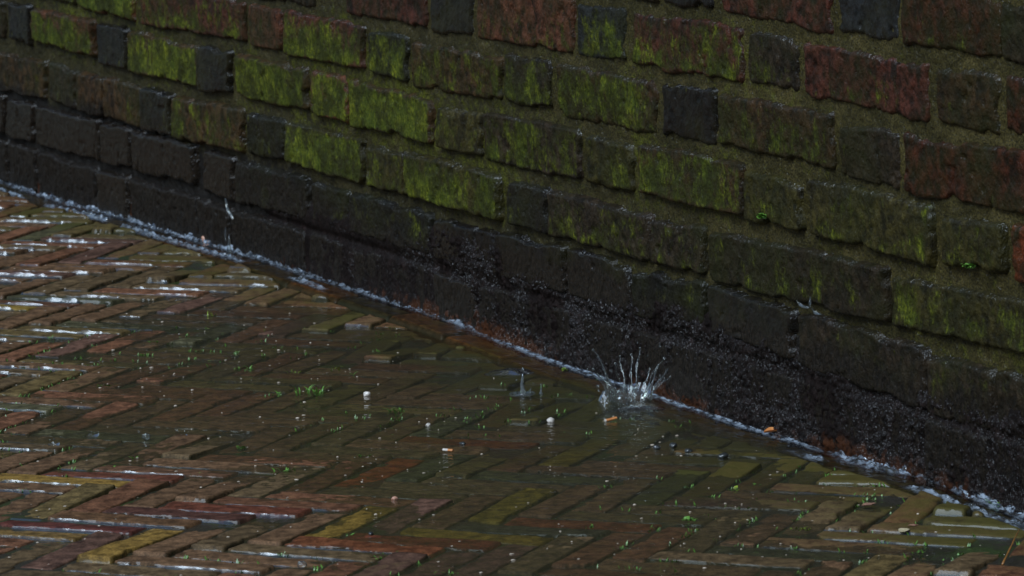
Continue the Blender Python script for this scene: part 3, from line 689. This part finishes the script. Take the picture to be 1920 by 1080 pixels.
Z = Z + seg * 0.0085 * np.exp(-((P - 0.049 - 0.003 * fbm(U * 20, U * 0, 99)) / 0.0055) ** 2) * (0.8 + 0.8 * fbm(U * 75, P * 90, 90))
foam = np.clip(edge * np.clip(far + near + 0.25 * np.exp(-((P - 0.004) / 0.004) ** 2), 0, 1) + 0.95 * seg * np.exp(-((P - 0.050) / 0.006) ** 2) + 1.0 * np.exp(-((P - 0.014) / 0.0050) ** 2) * (1 - far) * (1 - near), 0, 1)  # foam mask, also paints pale sky glints along the ripple and ridge lines
mb.grid(wall_pt(U, Z, P), None, msk=np.stack([foam, foam, foam], -1))
tag(mb.build('gutter_water', M_run), 'thin rippling stream running along the gutter at the foot of the wall', kind='structure')

# ---------------------------------------------------------------- splashes
def tube(mb, pts, rad, n=7):
    pts = np.array(pts, float); rad = np.array(rad, float); m = len(pts)
    tg = np.gradient(pts, axis=0); tg /= np.linalg.norm(tg, axis=1)[:, None] + 1e-12
    ref = np.array([0.31, 0.95, 0.05]); a = np.cross(tg, ref); a /= np.linalg.norm(a, axis=1)[:, None] + 1e-12; b = np.cross(tg, a)
    th = np.arange(n) / n * 2 * math.pi
    V = pts[:, None] + rad[:, None, None] * (np.cos(th)[None, :, None] * a[:, None] + np.sin(th)[None, :, None] * b[:, None])
    V = V.reshape(-1, 3); q = []
    for i in range(m - 1):
        for j in range(n): q.append((i * n + j, i * n + (j + 1) % n, (i + 1) * n + (j + 1) % n, (i + 1) * n + j))
    V = np.concatenate([V, pts[:1], pts[-1:]]); t = []
    for j in range(n): t += [(m * n, (j + 1) % n, j), (m * n + 1, (m - 1) * n + j, (m - 1) * n + (j + 1) % n)]
    mb.add(V, q, t)

def blob(mb, c, r, sq=(1, 1, 1), nz=0.0, seed=0, n=10):
    th = np.linspace(0, math.pi, n)[:, None]; ph = np.linspace(0, 2 * math.pi, 2 * n + 1)[None, :]
    D = np.stack([np.sin(th) * np.cos(ph), np.sin(th) * np.sin(ph), np.cos(th) + 0 * ph], -1)
    k_ = 1 + nz * (fbm(D[..., 0] * 1.7 + seed, D[..., 1] * 1.7 + D[..., 2] * 1.3, seed, 3))
    k_[:, -1] = k_[:, 0]; k_[0] = k_[0, 0]; k_[-1] = k_[-1, 0]
    mb.grid(np.array(c) + D[::-1] * k_[::-1, :, None] * r * np.array(sq))

def splash(name, loc, label, cat, R, H, njet, ndrop, seed, ringh=0.4, lean=(0, 0)):
    r = random.Random(seed)
    t = empty(name, loc); tag(t, label, cat)
    m = MB()
    nth = 72; nr = 14
    th = np.linspace(0, 2 * math.pi, nth + 1)[None, :]; v = np.linspace(0, 1, nr)[:, None]
    wob = 1 + 0.28 * fbm(np.cos(th) * 2 + seed, np.sin(th) * 2, seed, 3)
    hh = ringh * H * (0.5 + 0.9 * vn(np.cos(th) * 2.2 + seed, np.sin(th) * 2.2, seed + 1)) 
    rad = R * wob * (0.72 + 0.35 * v ** 2); z = hh * v - 0.002
    Pm = np.stack([rad * np.cos(th), rad * np.sin(th) * 0.9, z + 0 * th], -1); Pm[:, -1] = Pm[:, 0]
    m.grid(Pm); m.build('crown_sheet', M_splash, t)
    for i in range(njet):
        a = 2 * math.pi * (i + r.random() * 0.8) / njet
        L = H * (0.45 + 0.75 * r.random()); sp = R * (0.5 + 1.1 * r.random())
        pts = []; rd = []
        wv = r.random() * 6
        for k_ in range(12):
            q_ = k_ / 11
            rr = R * 0.9 + sp * (q_ ** 1.25)
            pts.append((rr * math.cos(a) + lean[0] * q_ + 0.0012 * math.sin(q_ * 11 + wv), rr * math.sin(a) * 0.9 + lean[1] * q_, -0.002 + L * (1.35 * q_ - 0.35 * q_ * q_)))
            rd.append((0.0017 * (1 - q_) ** 0.8 + 0.00038) * (1 + 0.35 * math.sin(q_ * 17 + wv)))
        m = MB(); tube(m, pts, rd); blob(m, pts[-1], 0.0013 + 0.001 * r.random(), n=6)
        m.build('jet', M_splash, t)
    for i in range(ndrop):
        a = r.random() * 2 * math.pi; rr = R * (0.6 + 2.2 * r.random()); zz = H * (0.25 + 1.1 * r.random())
        m = MB(); blob(m, (rr * math.cos(a), rr * math.sin(a), zz), 0.0007 + 0.0010 * r.random(), (1, 1, 1.5), n=6)
        m.build('droplet', M_splash, t)
    return t

s1 = SPL[0]
splash('water_splash', (s1[0], s1[1], 0.0), 'large crown of splashing water thrown up at the foot of the dark wall', 'splash', 0.030, 0.064, 18, 14, 4)
t = empty('water_splash', (SPL[1][0], SPL[1][1], 0)); tag(t, 'narrow upright jet of water rebounding from the puddle beside a spreading ripple', 'splash')
m = MB(); tube(m, [(0, 0, -0.002), (0.0008, 0, 0.006), (-0.0004, 0, 0.014), (0.0010, 0, 0.022), (0.0016, 0, 0.030)], [0.0075, 0.0034, 0.0026, 0.0021, 0.0012], 9); m.build('jet', M_jet, t)
m = MB(); tube(m, [(0.012, 0.004, -0.002), (0.011, 0.004, 0.003), (0.013, 0.004, 0.007)], [0.002, 0.001, 0.0005]); m.build('jet', M_jet, t)
for (dx, dz, rr) in ((0.002, 0.036, 0.0022), (0.010, 0.029, 0.0009), (-0.008, 0.020, 0.0010), (0.016, 0.015, 0.0008)):
    m = MB(); blob(m, (dx, 0, dz), rr, n=7); m.build('droplet', M_jet, t)
m = MB()
for k_, (R_, h_) in enumerate(((0.010, 0.002), (0.017, 0.0013))):
    th = np.linspace(0, 2 * math.pi, 49)[None, :]; v = np.linspace(-1, 1, 9)[:, None]
    rr = R_ + 0.0035 * v; m.grid(np.stack([rr * np.cos(th), rr * np.sin(th), h_ * (1 - v * v) * (1 + 0.5 * np.sin(3 * th)) - 0.0004 + 0 * th], -1)[:, ::-1])
m.build('ripple_ring', M_jet, t)
t = empty('water_splash', (SPL[2][0], SPL[2][1], 0)); tag(t, 'tiny pointed spike of water just right of the narrow upright jet', 'splash')
m = MB(); tube(m, [(0, 0, -0.002), (0, 0, 0.003), (0.0006, 0, 0.009), (0.0004, 0, 0.015)], [0.0045, 0.0016, 0.0009, 0.0004]); m.build('jet', M_jet, t)
def dome(name, i, label, R, H, sx=1.6):
    t = empty(name, (SPL[i][0], SPL[i][1], 0)); tag(t, label, 'splash'); m = MB()
    th = np.linspace(0, 2 * math.pi, 41)[None, :]; v = np.linspace(0, 1, 14)[:, None]
    k_ = 1 + 0.35 * fbm(np.cos(th) * 2 + i, np.sin(th) * 2, i, 3); k_[:, -1] = k_[:, 0]
    hgt = H * np.cos(v * math.pi / 2) * (1 + 0.5 * fbm(np.cos(th) * v * 3 + i, np.sin(th) * v * 3, i + 9, 3)); hgt[:, -1] = hgt[:, 0]
    m.grid(np.stack([R * sx * k_ * v * np.cos(th), R * k_ * v * np.sin(th), hgt - 0.001], -1)); m.build('water_dome', M_splash, t); return t
dome('water_ripple', 3, 'low rumpled swell of water bursting left of the narrow jet', 0.024, 0.007)
d_ = dome('water_bubble', 4, 'glassy bubble of water at the left foot of the large splash', 0.011, 0.013, 1.2)
m = MB()
for k_ in range(7):
    blob(m, (random.uniform(-.012, .012), random.uniform(-.008, .008), 0.008 + random.uniform(0, .012)), random.uniform(.0012, .0028), n=7)
m.build('droplet_cluster', M_splash, d_)
dome('water_ripple', 5, 'smooth round swell in the puddle right beneath the large splash', 0.026, 0.0035, 1.5)
LB = {6: 'clear rounded bead of rain bouncing off the brown bricks', 7: 'raindrop splash ring on the dark brick left of the clear bead', 8: 'small raindrop splash nearest the left edge on brown brick', 9: 'flat raindrop burst just right of the clear bead', 10: 'glassy raindrop burst at the bottom edge beside grey brick'}
for i in (6, 7, 8, 9, 10):
    t = empty('raindrop_splash', (SPL[i][0], SPL[i][1], float(zg(np.array(SPL[i][0]), np.array(SPL[i][1]))) + 0.001)); tag(t, LB[i], 'splash', 'raindrops hitting the pavement')
    m = MB()
    if i in (6, 10): blob(m, (0, 0, 0.004), 0.0055, (1.1, 1, 0.9), 0.1, i)
    else:
        th = np.linspace(0, 2 * math.pi, 33)[None, :]; v = np.linspace(0, 1, 7)[:, None]
        hh = 0.004 * (0.4 + vn(np.cos(th) * 2 + i, np.sin(th) * 2, i)); rr = 0.007 * (0.8 + 0.5 * v)
        m.grid(np.stack([rr * np.cos(th), rr * np.sin(th), hh * v - 0.001], -1))
    m.build('crown_sheet', M_splash, t)
    for k_ in range(4):
        m = MB(); blob(m, (random.uniform(-.012, .012), random.uniform(-.008, .008), 0.004 + random.uniform(0, .008)), random.uniform(.0006, .0012), n=6); m.build('droplet', M_splash, t)

# water falling over a ledge low on the wall
t = empty('water_trickle', tuple(wall_pt(np.array(2.61), 0.0, 0.02)))
tag(t, 'thin trickle of water falling over a broken edge low on the dark wall', 'trickle')
off = np.array(t.location)
def wtube(name, l, rad):
    m = MB(); l = np.array(l); tube(m, wall_pt(l[:, 0], l[:, 1], l[:, 2]) - off, rad, 8); m.build(name, M_splash, t)
wtube('ledge_stream', [(2.645, 0.108, 0.018), (2.635, 0.096, 0.020), (2.622, 0.090, 0.024), (2.600, 0.086, 0.028), (2.585, 0.081, 0.031)], [0.0015, 0.0022, 0.0032, 0.0034, 0.0018])
wtube('falling_stream', [(2.602, 0.052, 0.031), (2.600, 0.044, 0.033), (2.599, 0.032, 0.034), (2.597, 0.014, 0.035)], [0.0008, 0.0018, 0.0030, 0.0052])
wtube('falling_stream', [(2.632, 0.060, 0.026), (2.631, 0.045, 0.027), (2.630, 0.030, 0.028)], [0.0008, 0.0020, 0.0008])

t = empty('water_trickle', tuple(wall_pt(np.array(0.59), 0.19, 0.008)))  # small tubes giving shape to the glint on the wet ledge
tag(t, 'glint of thin water film, shaped as water tubes, on a ledge of the dark bricks above the right gutter', 'trickle')
off = np.array(t.location)
wtube('ledge_stream', [(0.634, 0.196, 0.008), (0.622, 0.193, 0.010), (0.610, 0.191, 0.011), (0.596, 0.192, 0.010)], [0.0010, 0.0022, 0.0026, 0.0010])
wtube('ledge_stream', [(0.590, 0.191, 0.009), (0.578, 0.187, 0.011), (0.566, 0.187, 0.010)], [0.0010, 0.0024, 0.0010])
wtube('falling_stream', [(0.598, 0.206, 0.007), (0.596, 0.198, 0.009), (0.595, 0.190, 0.010)], [0.0010, 0.0020, 0.0012])

# ---------------------------------------------------------------- small things on the bricks
def zof(x, y): return float(max(zg(np.array(x), np.array(y)), 0.0))
M_grass = simple_mat('grass blade', (0.07, 0.20, 0.025), (0.17, 0.40, 0.08), 300, 0.35, 0.5, 0.2)
M_grass2 = simple_mat('yellow grass blade', (0.14, 0.26, 0.02), (0.30, 0.42, 0.05), 300, 0.35, 0.5, 0.2)
def tuft(name, x, y, z, label, cat, nb, size, spread, mat=None, seed=0, leafy=False, wallward=None):
    r = random.Random(seed * 31 + 5); m = MB()
    for i in range(nb):
        a = r.random() * 2 * math.pi; L = size * (0.45 + 0.7 * r.random()); bend = (0.9 + 0.9 * r.random())
        ox, oy = spread * (r.random() - 0.5) * 2, spread * (r.random() - 0.5) * 0.9
        ca, sa = math.cos(a), math.sin(a); w = (0.0016 if not leafy else 0.0042) * (0.6 + 0.6 * r.random()); n = 6
        P = np.zeros((n, 3, 3))
        for k_ in range(n):
            q_ = k_ / (n - 1); ang = bend * q_
            cx = L * math.sin(ang) * q_ * 0.8; cz = L * q_ * math.cos(ang * 0.75)
            ww = w * (math.sin(math.pi * min(q_ * 0.8 + 0.2, 1)) if leafy else (1 - q_ ** 1.6)) + 0.0001
            for j in (0, 1, 2):
                P[k_, j] = (ox + cx * ca - (j - 1) * ww * sa, oy + cx * sa + (j - 1) * ww * ca, cz - 0.002 + (0.25 * ww if j != 1 else 0))
        m.grid(P)
    o = m.build(name, mat or M_grass); o.location = (x, y, z); tag(o, label, cat)
    return o
for i, (nb, sz, sp, lab, yl, leafy) in TUFT_SPEC.items():
    x, y = TUFTS[i]
    tuft('grass_tuft', x, y, zof(x, y) - 0.003, lab, 'grass tuft', nb, sz * 0.72, sp, M_grass2 if yl else None, i, leafy)['group'] = 'grass tufts in the paving joints'
for (u_, z_, lab, s_) in ((0.722, 0.300, 'pale green sprig under a chipped header brick left of the longest green brick', 1.0), (0.187, 0.299, 'yellow green sprig at the lower edge of a rounded brick near the right edge', 0.8)):
    p_ = wall_pt(np.array(u_), z_, 0.008)
    tuft('moss_sprig', p_[0], p_[1], p_[2], lab, 'sprig', 14, 0.011 * s_, 0.005, None, int(u_ * 100), True)

M_peb = simple_mat('white pebble', (0.45, 0.46, 0.47), (0.75, 0.76, 0.78), 150, 0.35, 0.6, 0.3)
M_stone = simple_mat('wet dark stone', (0.012, 0.016, 0.020), (0.05, 0.06, 0.065), 260, 0.3, 1.0, 1.0)
M_pink = simple_mat('pink stone', (0.42, 0.22, 0.17), (0.6, 0.38, 0.30), 150, 0.4, 0.5, 0.3)
M_yst = simple_mat('yellowish stone', (0.45, 0.40, 0.18), (0.6, 0.55, 0.3), 150, 0.4, 0.5, 0.3)
for i, (sz, mt, sq, lab) in PEB_SPEC.items():
    x, y = PEBBLES[i]; m = MB(); sz = sz * (0.7 if mt == 's' else 0.9); blob(m, (0, 0, 0), sz, sq, 0.35, i + 2, 12)
    up_ = up_of(x, y); z = zof(x, y) if up_[1] > 0.06 else float(zb(up_[0])) + 0.004
    o = m.build('pebble', dict(w=M_peb, s=M_stone, p=M_pink, y=M_yst)[mt]); o.location = (x, y, z + sz * sq[2] * 0.45); o.rotation_euler = (0, 0, i * 1.3)
    tag(o, lab, 'pebble', 'pebbles lying on the wet bricks')

# cigarette ends
M_filter = simple_mat('orange filter paper', (0.42, 0.16, 0.05), (0.62, 0.28, 0.10), 240, 0.5, 0.4, 0.4)
M_paper = simple_mat('wet white paper', (0.50, 0.50, 0.50), (0.72, 0.72, 0.74), 240, 0.5, 0.4, 0.5)
M_ash = simple_mat('burnt tobacco', (0.015, 0.012, 0.010), (0.08, 0.06, 0.04), 400, 0.7, 0.0, 1.0)
def cyl(x0, x1, r, flat=0.75, n=14, wob=0.06):
    m = MB(); pts = np.linspace(x0, x1, 7); th = np.linspace(0, 2 * math.pi, n + 1)
    P = np.stack([np.stack([np.full(n + 1, x_), r * np.cos(th) * (1 + wob * math.sin(k_ * 2.1)), r * flat * np.sin(th) * (1 + wob * math.cos(k_ * 1.7))], -1) for k_, x_ in enumerate(pts)])
    m.grid(P[::-1])
    for e_, P_ in ((0, P[0]), (1, P[-1])):
        c_ = P_.mean(0); V = np.concatenate([P_[:-1], c_[None]]); f_ = [(j, n, (j + 1) % n) if e_ else (j, (j + 1) % n, n) for j in range(n)]
        m.add(V, None, [t_[::-1] for t_ in f_])
    return m
def butt(i, label, rot, pts, tilt=0.0):
    x, y = BITS[i]; t = empty('cigarette_butt', (x, y, zof(x, y) + 0.0032)); t.rotation_euler = (0.1, tilt, rot); t.scale = (0.66, 0.66, 0.60); tag(t, label, 'cigarette end')
    for nm, a, b, r_, mt in pts: cyl(a, b, r_).build(nm, mt, t)
butt(0, 'orange cigarette end lying in the puddle below the large splash', 0.35, [('filter', -0.012, 0.012, 0.0042, M_filter), ('paper', -0.015, -0.012, 0.0041, M_paper)], -0.15)
butt(1, 'crushed cigarette end with torn white paper and orange filter', -0.5, [('paper', -0.012, 0.000, 0.0040, M_paper), ('filter', 0.000, 0.011, 0.0041, M_filter), ('burnt_tip', -0.015, -0.012, 0.0034, M_ash)])

M_leaf = simple_mat('orange leaf', (0.45, 0.15, 0.045), (0.65, 0.30, 0.10), 120, 0.35, 0.8, 0.4)
M_leaf2 = simple_mat('pale brown leaf', (0.22, 0.12, 0.10), (0.35, 0.22, 0.17), 120, 0.4, 0.7, 0.4)
M_leaf3 = simple_mat('pale yellow leaf', (0.40, 0.38, 0.26), (0.60, 0.56, 0.42), 120, 0.4, 0.7, 0.4)
def leaf(i, label, L, Wd, mat, rot, z, curl=0.25, name='fallen_leaf'):
    x, y = BITS[i]; m = MB(); n = 15
    q_ = np.linspace(0, 1, n)[:, None]; j = np.linspace(-1, 1, 7)[None, :]
    ww = Wd / 2 * np.sin(math.pi * np.clip(q_, 0.02, 0.985) ** 0.8)
    X = (q_ - 0.5) * L + 0 * j; Y = ww * j * (1 + 0.12 * fbm(q_ * 5, j * 1.0 + i, i)); Z = curl * ww * j * j + 0.12 * L * (q_ - 0.5) ** 2 + 0.0008 * fbm(q_ * 6, j * 2, i)
    top = np.stack([X, Y, Z + 0.0004], -1); bot = np.stack([X, Y, Z - 0.0003], -1)
    m.grid(top[:, ::-1] if False else top[::-1]); m.grid(bot)
    o = m.build(name, mat); o.location = (x, y, z); o.rotation_euler = (0.05, -0.08, rot); tag(o, label, 'leaf')
leaf(2, 'curled orange leaf caught against the wall in the gutter stream', 0.026, 0.016, M_leaf, 0.2, float(zb(0.71)) + 0.008, 0.5)
leaf(3, 'pinkish brown leaf scrap on the green bricks right of centre', 0.020, 0.012, M_leaf2, 0.3, zof(*BITS[3]) + 0.002)
leaf(4, 'buff leaf scrap beside the lower right joint of standing water', 0.014, 0.008, M_leaf2, 0.1, zof(*BITS[4]) + 0.002)
leaf(9, 'whitish leaf scrap just left of the buff leaf scrap', 0.016, 0.014, M_leaf3, 0.6, zof(*BITS[9]) + 0.002)
x0, y0 = BITS[6]; x1, y1 = BITS[7]; t_ = np.linspace(0, 1, 14)
m = MB(); cx, cy = BITS[5]; cz = zof(cx, cy)
pts = np.stack([x0 + (x1 - x0) * t_ - cx + 0.004 * np.sin(t_ * 3), y0 + (y1 - y0) * t_ - cy, 0.004 + 0.014 * np.sin(t_ * 2.4)], -1)
tube(m, pts, 0.0011 * (1.2 - 0.7 * t_) + 0.0002 * np.sin(t_ * 30), 7)
o = m.build('twig', simple_mat('orange brown straw', (0.22, 0.10, 0.025), (0.36, 0.18, 0.05), 200, 0.4, 0.6)); o.location = (cx, cy, cz)
tag(o, 'thin curved orange brown stalk lying over a joint near the right edge', 'twig')

# grit and moss flecks too many to count
def scatter(n, xr, yr, cond):
    out = []
    while len(out) < n:
        x = random.uniform(*xr); y = 5.1 + (random.random() ** 1.3) * (yr[1] - 5.1)
        u_, p_ = up_of(x, y)
        if p_ > 0.07 and x > -0.117 * y - 0.1 and cond(x, y): out.append((x, y))
    return out
m = MB()
for (x, y) in scatter(460, (-1.2, 0.7), (5.1, 8.9), lambda x, y: vn(np.array(x * 3), np.array(y * 2), 5) > random.random() * 0.75):
    r_ = random.choice((0.0006, 0.0007, 0.0009, 0.0011, 0.0015))
    blob(m, (x, y, zof(x, y) + r_ * 0.3), r_, (random.uniform(1, 2), 1, 0.6), 0.5, random.randint(0, 90), 5)
tag(m.build('grit', simple_mat('pale grit', (0.30, 0.27, 0.23), (0.72, 0.68, 0.62), 90, 0.4, 0.6)), 'pale grains of grit strewn over the wet paving bricks', 'grit', kind='stuff')

m = MB()
def lattice_joint():
    while True:
        a = random.randint(-90, -25); b = random.randint(92, 165); s_ = random.random()
        hor = random.random() < 0.5
        a0 = a if hor else a + random.choice((0, 4)) * 0
        if hor:
            a = b + 1 + 2 + 8 * random.randint(-24, -17); q_ = (a + 4 * s_, b + 1.0 if random.random() < .7 else b)
        else:
            a = b + 2 + 8 * random.randint(-24, -17); q_ = (float(a), b + 4 * s_)
        c_ = pave_pos(np.array(q_[0]), np.array(q_[1]))
        u_, p_ = up_of(*c_)
        if p_ > 0.06 and c_[0] > -0.117 * c_[1] - 0.1 and 5.1 < c_[1] < 8.9: return c_
cnt = 0
while cnt < 420:
    x, y = lattice_joint()
    if vn(np.array(x * 4 + 3), np.array(y * 3), 77) < 0.42: continue
    cnt += 1; z = zof(x, y) - 0.002
    for k_ in range(random.randint(2, 6)):
        a = random.random() * 6.28; L = random.uniform(.0025, .007); w = random.uniform(.0006, .0013)
        ox, oy = random.gauss(0, .004), random.gauss(0, .003); ca, sa = math.cos(a), math.sin(a)
        P = np.array([[(ox - w * sa * s2 * f_ + L * q_ * ca * .7, oy + w * ca * s2 * f_ + L * q_ * sa * .7, z - z + L * q_ * .8) for s2 in (-1, 1)] for q_, f_ in ((0, 1), (.5, .9), (1, .1))])
        P[..., 0] += x; P[..., 1] += y; P[..., 2] += z
        m.grid(P)
tag(m.build('moss', simple_mat('joint moss', (0.045, 0.12, 0.018), (0.14, 0.33, 0.06), 200, 0.4, 0.5)), 'flecks of green moss growing along the paving joints', 'moss', kind='stuff')

# ---------------------------------------------------------------- light and camera
w = bpy.data.worlds.new('World'); sc.world = w; w.use_nodes = True
nt = w.node_tree; bg = nt.nodes['Background']
sky = nt.nodes.new('ShaderNodeTexSky'); sky.sky_type = 'NISHITA'; sky.sun_disc = False
EL, AZ = math.radians(SUN_EL), math.radians(SUN_AZ)        # azimuth measured clockwise from +Y
sky.sun_elevation = EL; sky.sun_rotation = AZ
nt.links.new(sky.outputs[0], bg.inputs[0]); bg.inputs[1].default_value = SKY
sd_ = Vector((math.sin(AZ) * math.cos(EL), math.cos(AZ) * math.cos(EL), math.sin(EL)))
ld = bpy.data.lights.new('sun', 'SUN'); ld.energy = SUN; ld.angle = math.radians(SUN_ANG); ld.color = SUN_COL
lo = bpy.data.objects.new('sun', ld); lo.rotation_euler = (-sd_).to_track_quat('-Z', 'Y').to_euler(); lo.location = sd_ * 10; C.objects.link(lo)

cd = bpy.data.cameras.new('camera'); cam = bpy.data.objects.new('camera', cd); C.objects.link(cam)
rt = Vector((0.99943745, -0.00537165, -0.03310483)); upv = Vector((0.0335378, 0.16007701, 0.98653463)); fw = Vector((0, 0.98708991, -0.16016711))
cam.matrix_world = Matrix(((rt.x, upv.x, -fw.x, 0), (rt.y, upv.y, -fw.y, 0), (rt.z, upv.z, -fw.z, 1.21105), (0, 0, 0, 1)))
cd.sensor_width = 36; cd.lens = 160.008; cd.clip_start = 0.1; cd.clip_end = 300
cd.dof.use_dof = True; cd.dof.focus_distance = 6.35; cd.dof.aperture_fstop = 18
sc.camera = cam
sc.view_settings.view_transform = 'Standard'; sc.view_settings.look = 'None'; sc.view_settings.exposure = EXPO; sc.view_settings.gamma = 1
sc.render.resolution_x = 1024; sc.render.resolution_y = 576
sc.cycles.use_denoising = True; sc.cycles.denoising_input_passes = 'RGB_ALBEDO_NORMAL'; sc.cycles.denoising_prefilter = 'ACCURATE'
sc.cycles.transparent_max_bounces = 12; sc.cycles.max_bounces = 6
